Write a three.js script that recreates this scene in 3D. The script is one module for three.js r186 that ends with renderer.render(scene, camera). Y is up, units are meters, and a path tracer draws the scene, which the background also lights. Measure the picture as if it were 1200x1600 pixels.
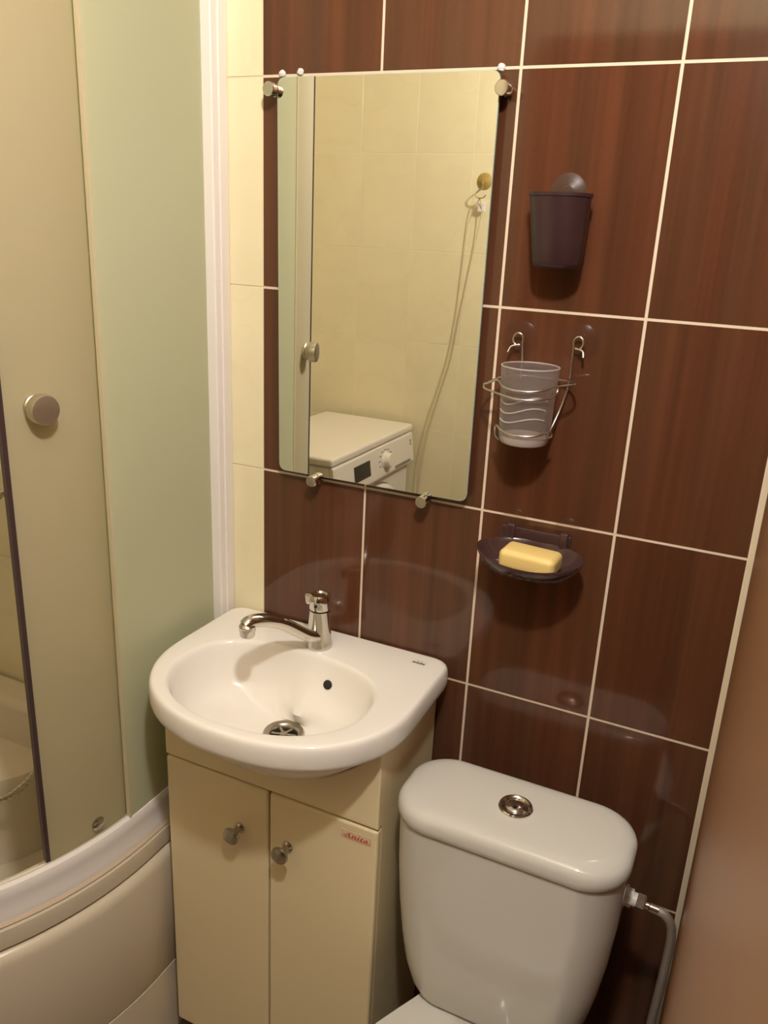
import * as THREE from 'three';
import { mergeGeometries, mergeVertices, toCreasedNormals } from 'three/addons/utils/BufferGeometryUtils.js';
import { RoundedBoxGeometry } from 'three/addons/geometries/RoundedBoxGeometry.js';

// ------------------------------------------------------------------ camera, light, exposure
const scene = new THREE.Scene();
scene.background = new THREE.Color(0x000000);
const camera = new THREE.PerspectiveCamera(2 * Math.atan(800 / 1294.7) * 180 / Math.PI, 0.75, 0.004, 20);
{
  const m = new THREE.Matrix4().makeBasis(
    new THREE.Vector3(0.9012, 0.0452, -0.4310).normalize(),
    new THREE.Vector3(-0.1781, 0.9453, -0.2732).normalize(),
    new THREE.Vector3(0.3951, 0.3229, 0.8600).normalize());
  camera.quaternion.setFromRotationMatrix(m);
  camera.position.set(0.5706, 1.5048, 1.1633);
}
const BROWN = [0.100, 0.0385, 0.0180], CREAM = [0.85, 0.765, 0.51], OVER = [-0.002, 0.1];
const renderer = new THREE.WebGLRenderer({ antialias: true });
renderer.toneMapping = THREE.LinearToneMapping;
renderer.toneMappingExposure = 1.0;
renderer.shadowMap.enabled = true;
const LAMP = { at: [0.49, 2.11, 0.92], r: 0.045, color: [1.0, 0.985, 0.95], power: 3.4, glow: 6 };

// ------------------------------------------------------------------ helpers
let seed = 7;
const rnd = () => { seed = (seed * 1664525 + 1013904223) >>> 0; return seed / 4294967296; };
const V = (x, y, z) => new THREE.Vector3(x, y, z);
const used = {};
const numbered = n => { const k = used[n] = (used[n] ?? -1) + 1; return k ? `${n}_${String(k).padStart(3, '0')}` : n; };
function thing(name, label, category, group, pos = [0, 0, 0]) {
  const o = new THREE.Group(); o.name = numbered(name); o.position.set(...pos);
  o.userData = { label, category }; if (group) o.userData.group = group;
  scene.add(o); return o;
}
function part(name, geo, mat, parent, label) {
  const m = new THREE.Mesh(geo, mat); m.name = name; m.castShadow = m.receiveShadow = true;
  if (label) m.userData.label = label;
  parent.add(m); return m;
}
function single(name, geo, mat, label, category, group) {
  const m = part(numbered(name), geo, mat, scene); m.userData = { label, category }; if (group) m.userData.group = group; return m;
}
// toCreasedNormals rounds positions to a hundredth of a unit, so small things are creased a thousand times larger
const creased = (g, a) => toCreasedNormals(g.scale(1000, 1000, 1000), a).scale(0.001, 0.001, 0.001);
const RB = (w, h, d, r = 0.003, s = 2) => new RoundedBoxGeometry(w, h, d, s, Math.min(r, w / 2.01, h / 2.01, d / 2.01));
const at = (g, x, y, z) => g.translate(x, y, z);
const box = (x0, x1, y0, y1, z0, z1, r = 0.003, s = 2) => at(RB(x1 - x0, y1 - y0, z1 - z0, r, s), (x0 + x1) / 2, (y0 + y1) / 2, (z0 + z1) / 2);
const lathe = (pts, seg = 40) => creased(new THREE.LatheGeometry(pts.map(p => new THREE.Vector2(Math.max(p[0], 1e-5), p[1])), seg), 0.6);
const alongZ = g => g.rotateX(Math.PI / 2);        // a lathe's +y becomes +z
const tube = (pts, r, seg = 60, rad = 10, closed = false) => new THREE.TubeGeometry(new THREE.CatmullRomCurve3(pts.map(p => V(...p)), closed, 'centripetal'), seg, r, rad, closed);
const ball = (p, r) => at(new THREE.SphereGeometry(r, 12, 8), ...p);
const merge = l => mergeGeometries(l.map(g => { const q = g.index ? g.toNonIndexed() : g; for (const k of Object.keys(q.attributes)) if (!['position', 'normal', 'uv'].includes(k)) q.deleteAttribute(k); return q; }));
const strand = (pts, r, seg = 60, rad = 8) => merge([tube(pts, r, seg, rad), ball(pts[0], r), ball(pts[pts.length - 1], r)]);
// rings: arrays of equally many points (closed loops); faces outward when rings climb and loops run counterclockwise seen from above
function loft(rings, capStart, capEnd, crease = 0.7) {
  const n = rings[0].length, pos = [], uv = [], idx = [];
  rings.forEach((r, i) => { for (let j = 0; j <= n; j++) { const p = r[j % n]; pos.push(p[0], p[1], p[2]); uv.push(j / n, i / (rings.length - 1)); } });
  for (let i = 0; i + 1 < rings.length; i++) for (let j = 0; j < n; j++) {
    const a = i * (n + 1) + j, b = a + 1, c = a + n + 1, d = c + 1; idx.push(a, c, b, b, c, d);
  }
  const cap = (r, flip) => {
    const c = r.reduce((s, p) => [s[0] + p[0] / n, s[1] + p[1] / n, s[2] + p[2] / n], [0, 0, 0]);
    const o = pos.length / 3; pos.push(...c); uv.push(0.5, 0.5);
    for (let j = 0; j < n; j++) { pos.push(...r[j]); uv.push(0.5, 0.5); }
    for (let j = 0; j < n; j++) { const a = o + 1 + j, b = o + 1 + (j + 1) % n; flip ? idx.push(o, a, b) : idx.push(o, b, a); }
  };
  if (capStart) cap(rings[0], true);
  if (capEnd) cap(rings[rings.length - 1], false);
  const g = new THREE.BufferGeometry();
  g.setAttribute('position', new THREE.Float32BufferAttribute(pos, 3));
  g.setAttribute('uv', new THREE.Float32BufferAttribute(uv, 2));
  g.setIndex(idx);
  const plain = g.clone(); plain.deleteAttribute('uv');
  const w = mergeVertices(plain, 1e-6); w.computeVertexNormals();
  return crease ? creased(w, crease) : w;
}
// rounded rectangle in plan: centre, half sizes, corner radius -> loop counterclockwise seen from above (x right, z towards viewer)
function rrect(cx, cz, a, b, r, y, n = 10) {
  const p = [];
  [[1, 1, 0], [-1, 1, 1], [-1, -1, 2], [1, -1, 3]].forEach(([sx, sz, q]) => {
    for (let k = 0; k <= n; k++) { const t = (q + k / n) * Math.PI / 2; p.push([cx + sx * (a - r) + r * Math.cos(t), y, cz + sz * (b - r) + r * Math.sin(t)]); }
  });
  return p.reverse();
}

function mirrored(g, m) {     // copy under a mirroring matrix with the winding put right
  const q = g.clone().applyMatrix4(m).toNonIndexed ? (g.index ? g.toNonIndexed() : g.clone()).applyMatrix4(m) : g;
  for (const k of Object.keys(q.attributes)) { const a = q.attributes[k], n = a.itemSize; for (let i = 0; i < a.count; i += 3) for (let c = 0; c < n; c++) { const u = a.array[(i + 1) * n + c]; a.array[(i + 1) * n + c] = a.array[(i + 2) * n + c]; a.array[(i + 2) * n + c] = u; } }
  return q;
}
// ------------------------------------------------------------------ textures and materials
function noise2(period, s) {
  const t = new Float32Array(period * period); let q = s;
  for (let i = 0; i < t.length; i++) { q = (q * 1664525 + 1013904223) >>> 0; t[i] = q / 4294967296; }
  return (x, y) => {
    const xi = Math.floor(x), yi = Math.floor(y), fx = x - xi, fy = y - yi, u = fx * fx * (3 - 2 * fx), v = fy * fy * (3 - 2 * fy);
    const P = k => ((k % period) + period) % period, g = (a, b) => t[P(b) * period + P(a)];
    return (g(xi, yi) * (1 - u) + g(xi + 1, yi) * u) * (1 - v) + (g(xi, yi + 1) * (1 - u) + g(xi + 1, yi + 1) * u) * v;
  };
}
const nA = noise2(64, 11), nB = noise2(128, 29), nC = noise2(256, 53);
function tex(w, h, fn, srgb = true) {
  const d = new Uint8Array(w * h * 4);
  for (let y = 0; y < h; y++) for (let x = 0; x < w; x++) {
    const c = fn(x / w, y / h), i = (y * w + x) * 4;
    for (let k = 0; k < 3; k++) d[i + k] = Math.max(0, Math.min(255, c[k] * 255));
    d[i + 3] = 255;
  }
  const t = new THREE.DataTexture(d, w, h); t.wrapS = t.wrapT = THREE.RepeatWrapping; t.magFilter = THREE.LinearFilter; t.minFilter = THREE.LinearMipmapLinearFilter; t.generateMipmaps = true;
  if (srgb) t.colorSpace = THREE.SRGBColorSpace; t.needsUpdate = true; return t;
}
const enc = l => l <= 0.0031308 ? 12.92 * l : 1.055 * Math.pow(l, 1 / 2.4) - 0.055;
const lin = (c, s) => c.map(v => enc(Math.max(0, v * s)));
// one metre square of brown striped glaze: stripes run up the tile
const brownMap = tex(1024, 512, (u, v) => {
  const s = 0.5 * nA(u * 64, v * 2) + 0.3 * nB(u * 128, v * 4) + 0.2 * nC(u * 256, v * 6);
  const k = 0.5 + 0.62 * (s - 0.5) * 1.5 + 0.10 * (nC(u * 256 * 3, v * 256) - 0.5);
  const red = nA(u * 32 + 9.3, v * 2 + 3);
  const f = 0.66 + 0.68 * k;
  return lin([BROWN[0] * (0.94 + 0.14 * red), BROWN[1] * (1.04 - 0.08 * red), BROWN[2] * (1.06 - 0.12 * red)], f);
});
function creamFn(amount) {
  return (u, v) => {
    let f = 0, a = 0.5, s = 8; for (let i = 0; i < 5; i++) { f += a * nA(u * s + i * 7.1 + 1.5 * nB(u * 8, v * 8), v * s + i * 3.7); a *= 0.5; s *= 2; }
    const vein = Math.exp(-Math.pow((nA(u * 8 + 2 * nB(u * 16, v * 16), v * 8) - 0.5) * 18, 2));
    const k = 1 + amount * (f - 0.48) - amount * 0.25 * vein;
    return lin([CREAM[0], CREAM[1] * (1 - amount * 0.12 * (0.5 - f)), CREAM[2] * (1 - amount * 0.5 * (0.5 - f))], k);
  };
}
const creamMap = tex(512, 512, creamFn(0.085));
const std = (o) => new THREE.MeshPhysicalMaterial({ side: THREE.DoubleSide, ...o });
const C = (r, g, b) => new THREE.Color().setRGB(r, g, b);
const M = {
  brown: std({ map: brownMap, roughness: 0.07, ior: 1.5 }),
  creamTile: std({ map: creamMap, roughness: 0.22, ior: 1.5 }),
  grout: std({ color: C(0.76, 0.61, 0.45), roughness: 0.9 }),
  creamGrout: std({ color: C(0.90, 0.83, 0.61), roughness: 0.9 }),
  plaster: std({ color: C(0.78, 0.74, 0.66), roughness: 0.95 }),
  tanWall: std({ color: C(0.25, 0.115, 0.045), roughness: 0.42 }),
  addedDoorWood: std({ color: C(0.050, 0.026, 0.014), roughness: 0.4 }),
  floorTile: std({ color: C(0.26, 0.18, 0.12), roughness: 0.35 }),
  floorGrout: std({ color: C(0.35, 0.30, 0.24), roughness: 0.9 }),
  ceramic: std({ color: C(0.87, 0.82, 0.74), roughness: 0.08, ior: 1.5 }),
  ceramicShaded: std({ color: C(0.64, 0.61, 0.54), roughness: 0.08, ior: 1.5 }),  // basin ceramic darkened: the shade over the toilet is put into its colour
  acrylic: std({ color: C(0.74, 0.655, 0.495), roughness: 0.22, ior: 1.48 }),
  sealant: std({ color: C(0.66, 0.54, 0.38), roughness: 0.6 }),
  whitePlastic: std({ color: C(0.80, 0.76, 0.71), roughness: 0.32 }),
  profile: std({ color: C(0.84, 0.79, 0.74), roughness: 0.35 }),
  cabinet: std({ color: C(0.83, 0.70, 0.43), roughness: 0.34, ior: 1.48 }),
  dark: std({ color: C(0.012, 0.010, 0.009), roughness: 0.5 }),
  chrome: std({ color: C(0.66, 0.63, 0.58), metalness: 1, roughness: 0.12 }),
  satin: std({ color: C(0.66, 0.60, 0.47), metalness: 1, roughness: 0.42 }),
  wasteMetal: std({ color: C(0.40, 0.36, 0.29), metalness: 1, roughness: 0.3 }),
  steel: std({ color: C(0.62, 0.58, 0.52), metalness: 1, roughness: 0.22 }),
  braid: std({ color: C(0.62, 0.56, 0.48), metalness: 0.75, roughness: 0.5 }),
  mirror: std({ color: C(0.86, 0.88, 0.82), metalness: 1, roughness: 0.012 }),
  mirrorEdge: std({ color: C(0.35, 0.45, 0.36), roughness: 0.15 }),
  frosted: std({ color: C(0.79, 0.805, 0.575), transmission: 0.52, thickness: 0, roughness: 0.90, ior: 1.3 }),
  frostedDoor: std({ color: C(0.69, 0.635, 0.42), transmission: 0.54, thickness: 0, roughness: 0.84, ior: 1.3 }),
  seal: std({ color: C(0.055, 0.030, 0.028), roughness: 0.45 }),
  clearSeal: std({ color: C(0.84, 0.77, 0.56), transmission: 0.5, thickness: 0, roughness: 0.85, ior: 1.3 }),
  cup: std({ color: C(0.040, 0.017, 0.018), transmission: 0.12, thickness: 0, roughness: 0.28 }),
  dish: std({ color: C(0.22, 0.11, 0.10), transmission: 0.72, thickness: 0, roughness: 0.15 }),
  suction: std({ color: C(0.96, 0.94, 0.92), transmission: 1, thickness: 0, roughness: 0.22, ior: 1.24, specularIntensity: 0.5 }),
  tumbler: std({ color: C(0.84, 0.79, 0.77), transmission: 0.95, thickness: 0, roughness: 0.36, ior: 1.4 }),
  tumblerRim: std({ color: C(0.80, 0.74, 0.72), transmission: 0.6, thickness: 0, roughness: 0.4 }),
  hazyDisc: std({ color: C(0.80, 0.70, 0.60), transmission: 0.975, thickness: 0, roughness: 0.34, ior: 1.3 }),
  knobMetal: std({ color: C(0.48, 0.44, 0.37), metalness: 1, roughness: 0.24 }),
  soap: std({ color: C(0.86, 0.62, 0.22), roughness: 0.42 }),
  yellowCup: std({ color: C(0.55, 0.38, 0.09), transmission: 0.3, thickness: 0, roughness: 0.5 }),
  cable: std({ color: C(0.62, 0.52, 0.33), roughness: 0.6 }),
  washer: std({ color: C(0.82, 0.75, 0.63), roughness: 0.35 }),
  washerDark: std({ color: C(0.018, 0.018, 0.015), roughness: 0.2 }),
  greyPrint: std({ color: C(0.25, 0.22, 0.17), roughness: 0.6 }),
  brass: std({ color: C(0.42, 0.35, 0.26), metalness: 0.8, roughness: 0.35 }),
};

// ------------------------------------------------------------------ the room shell
const W = 0.202, H = 0.30465, TOP = 1.712;          // tile pitch; the joint just above the mirror is at y = TOP
const XL = -1.06, XR = 0.592, ZB = 1.585, CEIL = 2.45, GAP = 0.0042, T = 0.15;
const COLS = { edge: -0.198 };
function struct(name) { const g = new THREE.Group(); g.name = name; g.userData = { kind: 'structure' }; scene.add(g); return g; }
const tileCache = {};
// a tile slab lying in the xy plane, front at z = 0, with a small chamfer
function tileGeo(w, h, variant) {
  const key = [w.toFixed(4), h.toFixed(4), variant].join();
  if (tileCache[key]) return tileCache[key];
  const c = 0.00015, d = 0.0016, ou = (variant * 0.273) % 1, ov = variant * 0.1, a = w / 2, b = h / 2;
  const P = [[-a + c, -b + c, 0], [a - c, -b + c, 0], [a - c, b - c, 0], [-a + c, b - c, 0], [-a, -b, -c], [a, -b, -c], [a, b, -c], [-a, b, -c], [-a, -b, -d], [a, -b, -d], [a, b, -d], [-a, b, -d]];
  const F = [[0, 1, 2, 3]]; for (let k = 0; k < 4; k++) { const n = (k + 1) % 4; F.push([4 + k, 4 + n, n, k], [8 + k, 8 + n, 4 + n, 4 + k]); }
  const pos = [], uv = [];
  for (const f of F) for (const i of [0, 1, 2, 0, 2, 3]) { const p = P[f[i]]; pos.push(...p); uv.push(p[0] + a + ou, p[1] + b + ov); }
  const g = new THREE.BufferGeometry(); g.setAttribute('position', new THREE.Float32BufferAttribute(pos, 3)); g.setAttribute('uv', new THREE.Float32BufferAttribute(uv, 2)); g.computeVertexNormals();
  return tileCache[key] = g;
}
// tiles on a wall: parent group has local x along the wall, y up, z out of the wall
function tiles(parent, xs, ys, mat, gap, skip) {
  let k = 0;
  for (let i = 0; i + 1 < xs.length; i++) for (let j = 0; j + 1 < ys.length; j++) {
    const w = xs[i + 1] - xs[i] - gap, h = ys[j + 1] - ys[j] - gap, x = (xs[i] + xs[i + 1]) / 2, y = (ys[j] + ys[j + 1]) / 2;
    if (skip && skip(x, y)) continue;
    const m = part(k ? `tile_${String(k).padStart(3, '0')}` : 'tile', tileGeo(w, h, (i * 5 + j * 3) % 7), mat, parent);
    m.position.set(x, y, 0); k++; parent.userData.n = 0; delete parent.userData.n;
  }
}
const rowsFrom = (top, lo, hi) => { const r = []; for (let y = top + 20 * H; y > -1; y -= H) if (y > lo + 0.02 && y < hi - 0.02) r.push(y); return [lo, ...r.reverse(), hi]; };
const rows = rowsFrom(TOP, 0, CEIL);
{
  const back = struct('wall_back');
  part('grout', box(XL - T, XR + T, -0.1, CEIL + 0.1, -T, -0.0009, 0.0005, 1), M.grout, back);
  tiles(back, [COLS.edge, 0, W, 2 * W, 0.584], rows, M.brown, GAP);
  const n = back.children.length;
  const g2 = new THREE.Group();
  tiles(g2, [XL, -0.198 - 4 * W, -0.198 - 3 * W, -0.198 - 2 * W, -0.198 - W, COLS.edge + 0.0015], rows, M.creamTile, 0.0022);
  g2.children.slice().forEach((m, i) => { m.name = `tile_${String(n - 1 + i).padStart(3, '0')}`; back.add(m); });
}
{
  const right = struct('wall_right');
  right.position.set(XR, 0, 0); right.rotation.y = -Math.PI / 2;           // local x = world z, local z = -world x
  part('plaster', box(0, ZB + T, -0.1, CEIL + 0.1, -T, -0.0015, 0.001, 1), M.tanWall, right);
  tiles(right, [0.004, 0.034], rows, M.creamTile, 0.003);
  part('smooth_panel', box(0.036, ZB - 0.001, 0.0, CEIL - 0.001, -0.0014, 0.0022, 0.0015, 2), M.tanWall, right, 'tan painted smooth wall surface');
  const corner = struct('trim_1');
  const sh = new THREE.Shape(); sh.moveTo(0.5835, -0.001); sh.lineTo(XR + 0.0005, -0.001); sh.lineTo(XR + 0.0005, 0.0075); sh.quadraticCurveTo(0.589, 0.0035, 0.5835, 0.0012); sh.closePath();
  part('sealant', new THREE.ExtrudeGeometry(sh, { depth: CEIL, bevelEnabled: false, curveSegments: 4 }).rotateX(Math.PI / 2).translate(0, CEIL, 0), M.sealant, corner);
}
{
  const opp = struct('wall_front');
  opp.position.set(0, 0, ZB); opp.rotation.y = Math.PI;                    // local x = -world x
  part('grout', box(-XR - T, -XL + T, -0.1, CEIL + 0.1, -T, -0.0007, 0.0005, 1), M.creamGrout, opp);
  const xs = [-XR]; for (let x = 0.62 - 7 * W; x < 1.05; x += W) if (x > -XR + 0.03) xs.push(x); xs.push(-XL);
  tiles(opp, xs, rowsFrom(1.7445, 0, CEIL), M.creamTile, 0.0028);
}
{
  // unseen dark wooden door, added opposite the brown tiles to darken their reflections
  const d = struct('door_1'); d.position.set(0.18, 0, ZB);
  part('leaf', box(-0.36, 0.36, 0.006, 2.02, -0.034, -0.004, 0.003), M.addedDoorWood, d);
  for (const [y0, y1] of [[0.12, 0.92], [1.04, 1.90]]) part('panel', box(-0.25, 0.25, y0, y1, -0.041, -0.033, 0.006), M.addedDoorWood, d);
  part('door_frame', merge([box(-0.405, -0.362, 0, 2.065, -0.046, -0.001, 0.004), box(0.362, 0.405, 0, 2.065, -0.046, -0.001, 0.004), box(-0.362, 0.362, 2.022, 2.065, -0.046, -0.001, 0.004)]), M.addedDoorWood, d);
  part('door_handle', merge([lathe([[0, 0], [0.024, 0], [0.024, 0.006], [0.009, 0.009], [0.009, 0.045], [0, 0.045]], 24).rotateX(-Math.PI / 2).translate(-0.31, 1.0, -0.034), RB(0.12, 0.018, 0.016, 0.007).translate(-0.258, 1.0, -0.078)]), M.satin, d);
}
{
  const left = struct('wall_left');
  part('plaster', box(XL - T, XL, -0.1, CEIL + 0.1, 0, ZB, 0.001, 1), M.creamGrout, left);
  const fl = struct('floor');
  part('screed', box(XL - T, XR + T, -T, -0.0015, -T, ZB + T, 0.001, 1), M.floorGrout, fl);
  fl.rotation.x = 0;
  const tl = new THREE.Group(); tiles(tl, [-0.33, -0.03, 0.27, XR], [-1.57, -1.2, -0.9, -0.6, -0.3, 0], M.floorTile, 0.004);
  tl.children.slice().forEach(m => { m.geometry = m.geometry; m.rotation.x = -Math.PI / 2; m.position.set(m.position.x, 0, -m.position.y); fl.add(m); });
  const ce = struct('ceiling');
  part('plaster', box(XL - T, XR + T, CEIL, CEIL + T, -T, ZB + T, 0.001, 1), M.plaster, ce);
}

// ------------------------------------------------------------------ lamp (on the right wall, above the frame)
{
  const [x, y, z] = LAMP.at;
  const t = thing('wall_lamp', 'small round opal glass lamp glowing warm on the right wall, above the view', 'lamp', null, [XR, y, z]);
  part('base_plate', lathe([[0, 0], [0.05, 0], [0.05, 0.012], [0.045, 0.018], [0, 0.018]]).rotateZ(Math.PI / 2), M.whitePlastic, t);
  part('arm', lathe([[0, 0.01], [0.012, 0.01], [0.012, XR - x - LAMP.r + 0.006], [0, XR - x - LAMP.r + 0.006]], 20).rotateZ(Math.PI / 2), M.chrome, t);
  const gm = new THREE.MeshStandardMaterial({ color: 0xffffff, emissive: C(...LAMP.color), emissiveIntensity: LAMP.glow, roughness: 0.5 });
  const g = part('glass_globe', new THREE.SphereGeometry(LAMP.r, 32, 20).translate(x - XR, 0, 0), gm, t); g.castShadow = false;
  const L = new THREE.PointLight(C(...LAMP.color), LAMP.power, 0, 2); L.position.set(x - XR, 0, 0); L.castShadow = true; L.shadow.radius = 2.0; L.shadow.mapSize.set(1024, 1024); t.add(L);
}

// ------------------------------------------------------------------ shower tray and enclosure (quadrant in the left corner)
const QX = -0.81, QZ = 0.25, ZW = 0.003;
// stations along the quadrant, from the back wall round to the left wall: [centre x, centre z, normal x, normal z]
function stations(from = 0, to = 1e9, step = 0.02) {   // arc length measured at radius 0.5: straight QZ long, quarter turn, straight
  const L1 = QZ - ZW, L2 = 0.5 * Math.PI / 2, L3 = Math.abs(XL) + QX - 0.003, all = L1 + L2 + L3, s = [];
  const A = Math.max(0, from), B = Math.min(all, to), n = Math.max(2, Math.ceil((B - A) / step));
  for (let i = 0; i <= n; i++) {
    const t = A + (B - A) * i / n;
    if (t < L1) s.push([QX, ZW + t, 1, 0]);
    else if (t < L1 + L2) { const a = (t - L1) / 0.5; s.push([QX, QZ, Math.cos(a), Math.sin(a)]); }
    else s.push([QX - (t - L1 - L2), QZ, 0, 1]);
  }
  return s;
}
const sweep = (prof, st, crease = 0.6) => loft(st.map(([cx, cz, nx, nz]) => prof.map(([r, y]) => [cx + nx * r, y, cz + nz * r])), true, true, crease);
const full = stations();
{
  const t = thing('shower_tray', 'deep white acrylic quadrant shower tray with curved front apron', 'shower tray');
  // rim: outer lip, ledge, inner wall
  part('rim', sweep([[0.537, 0.436], [0.541, 0.438], [0.543, 0.460], [0.542, 0.472], [0.537, 0.478], [0.45, 0.478], [0.435, 0.474], [0.428, 0.462], [0.415, 0.16], [0.425, 0.15], [0.44, 0.16], [0.50, 0.436]].reverse(), full), M.acrylic, t);
  part('apron', sweep([[0.520, 0.172], [0.547, 0.172], [0.549, 0.176], [0.5495, 0.409], [0.5485, 0.418], [0.545, 0.4255], [0.539, 0.4305], [0.530, 0.432], [0.520, 0.432]].reverse(), full), M.acrylic, t);
  part('skirt', sweep([[0.520, 0.0], [0.5475, 0.0], [0.5475, 0.167], [0.546, 0.169], [0.520, 0.169]].reverse(), full), M.acrylic, t);
  // tub floor
  const fl = [[XL + 0.004, 0.003], ...stations().map(([cx, cz, nx, nz]) => [cx + nx * 0.43, cz + nz * 0.43])];
  const sh = new THREE.Shape(fl.map(p => new THREE.Vector2(p[0], -p[1])));
  part('tub_floor', new THREE.ExtrudeGeometry(sh, { depth: 0.02, bevelEnabled: false }).rotateX(-Math.PI / 2).translate(0, 0.135, 0), M.acrylic, t);
  // ledges against the two walls
  part('wall_ledge', box(XL + 0.085, -0.36, 0.14, 0.503, 0.003, 0.085, 0.018, 4), M.acrylic, t);
  part('wall_ledge', box(XL + 0.003, XL + 0.085, 0.14, 0.503, 0.003, 0.66, 0.018, 4), M.acrylic, t);
  // corner seat: quarter round
  const ring = (r, y) => { const p = [[XL + 0.07, y, 0.07]]; for (let k = 0; k <= 24; k++) { const a = k / 24 * Math.PI / 2; p.push([XL + 0.07 + r * Math.cos(a), y, 0.07 + r * Math.sin(a) * 0.75]); } return p.reverse(); };
  part('corner_seat', loft([ring(0.27, 0.14), ring(0.29, 0.30), ring(0.31, 0.345), ring(0.318, 0.372), ring(0.312, 0.392), ring(0.295, 0.40)], false, true, 0.8), M.acrylic, t);
}
{
  const e = thing('shower_enclosure', 'curved shower enclosure with frosted sliding glass on white rails', 'shower enclosure');
  const railProf = [[0.497, 0.4785], [0.536, 0.4785], [0.537, 0.487], [0.5345, 0.493], [0.5335, 0.520], [0.5335, 0.531], [0.530, 0.538], [0.5235, 0.541], [0.517, 0.538], [0.515, 0.526], [0.497, 0.524]];
  part('bottom_rail', sweep(railProf.slice().reverse(), full), M.profile, e);
  part('top_rail', sweep([[0.485, 1.98], [0.536, 1.98], [0.538, 1.984], [0.538, 2.026], [0.536, 2.03], [0.485, 2.03]].reverse(), full), M.profile, e);
  part('sealant_bead', sweep([[0.534, 0.4785], [0.541, 0.4785], [0.5365, 0.485], [0.534, 0.485]].reverse(), full), M.sealant, e, 'yellowed sealant bead under the bottom rail');
  const wp = [];
  for (const k of [0, 1]) {
    let prof = merge([box(-0.293, -0.264, 0.479, 2.03, 0.0005, 0.036, 0.003, 2), box(-0.2645, -0.2605, 0.479, 2.03, 0.0005, 0.022, 0.0015, 2)]);
    if (k) prof = mirrored(prof, new THREE.Matrix4().makeBasis(V(0, 0, 1), V(0, 1, 0), V(1, 0, 0)).premultiply(new THREE.Matrix4().makeTranslation(XL + 0.0, 0, QZ - QX)));
    wp.push(part('wall_profile', prof, M.profile, e));
  }
  const slab = (r, s0, s1, y0, y1) => sweep([[r - 0.0025, y0], [r + 0.0025, y0], [r + 0.0025, y1], [r - 0.0025, y1]].reverse(), stations(s0, s1, 0.015), 0.6);
  const flip = g => mirrored(g, new THREE.Matrix4().makeBasis(V(0, 0, 1), V(0, 1, 0), V(1, 0, 0)).premultiply(new THREE.Matrix4().makeTranslation(QX - QZ, 0, QZ - QX)));
  const fixedG = slab(0.5255, 0.024, 0.272, 0.536, 1.985), doorG = slab(0.507, 0.03, 0.409, 0.532, 1.975);
  const edgeA = [0.5255, 0.272, 0.277], a = s => stations(s, s + 0.004, 0.004);
  for (const k of [0, 1]) {
    const f = k ? flip : g => g;
    const fx = part('fixed_panel', f(fixedG), M.frosted, e, 'frosted glass panel fixed beside the wall profile');
    part('edge_strip', f(sweep([[0.5215, 0.536], [0.5295, 0.536], [0.5295, 1.98], [0.5215, 1.98]].reverse(), stations(0.272, 0.2755, 0.004))), M.clearSeal, fx);
    const dr = part('sliding_door', f(doorG), M.frostedDoor, e, 'curved frosted glass sliding door with round metal knob');
    part('edge_seal', f(sweep([[0.500, 0.534], [0.511, 0.534], [0.511, 1.975], [0.500, 1.975]].reverse(), stations(0.409, 0.4155, 0.004))), M.seal, dr);
    // knob: outward of the glass at the height of a hand
    const s = 0.366, ang = (s - (QZ - ZW)) / 0.5, nx = Math.cos(ang), nz = Math.sin(ang), R0 = 0.5095;
    const kn = lathe([[0, 0], [0.0185, 0], [0.0185, 0.004], [0.0165, 0.006], [0.0165, 0.010], [0.0205, 0.012], [0.0205, 0.024], [0.0195, 0.0265], [0.0175, 0.027], [0, 0.027]], 44);
    kn.applyQuaternion(new THREE.Quaternion().setFromUnitVectors(V(0, 1, 0), V(nx, 0, nz))).translate(QX + nx * R0, 1.2575, QZ + nz * R0);
    part('knob', f(kn), M.satin, dr);
    const inner = RB(0.012, 0.085, 0.012, 0.005).translate(QX + nx * (R0 - 0.02), 1.26, QZ + nz * (R0 - 0.02));
    part('inner_grip', f(inner), M.satin, dr);
    const a2 = 0.155, rl = lathe([[0, 0], [0.0115, 0], [0.012, 0.001], [0.012, 0.004], [0.008, 0.006], [0, 0.006]], 28).applyQuaternion(new THREE.Quaternion().setFromUnitVectors(V(0, 1, 0), V(Math.cos(a2), 0, Math.sin(a2)))).translate(QX + Math.cos(a2) * 0.5098, 0.5535, QZ + Math.sin(a2) * 0.5098);
    part('roller', f(rl), M.knobMetal, dr);
  }
}
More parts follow.
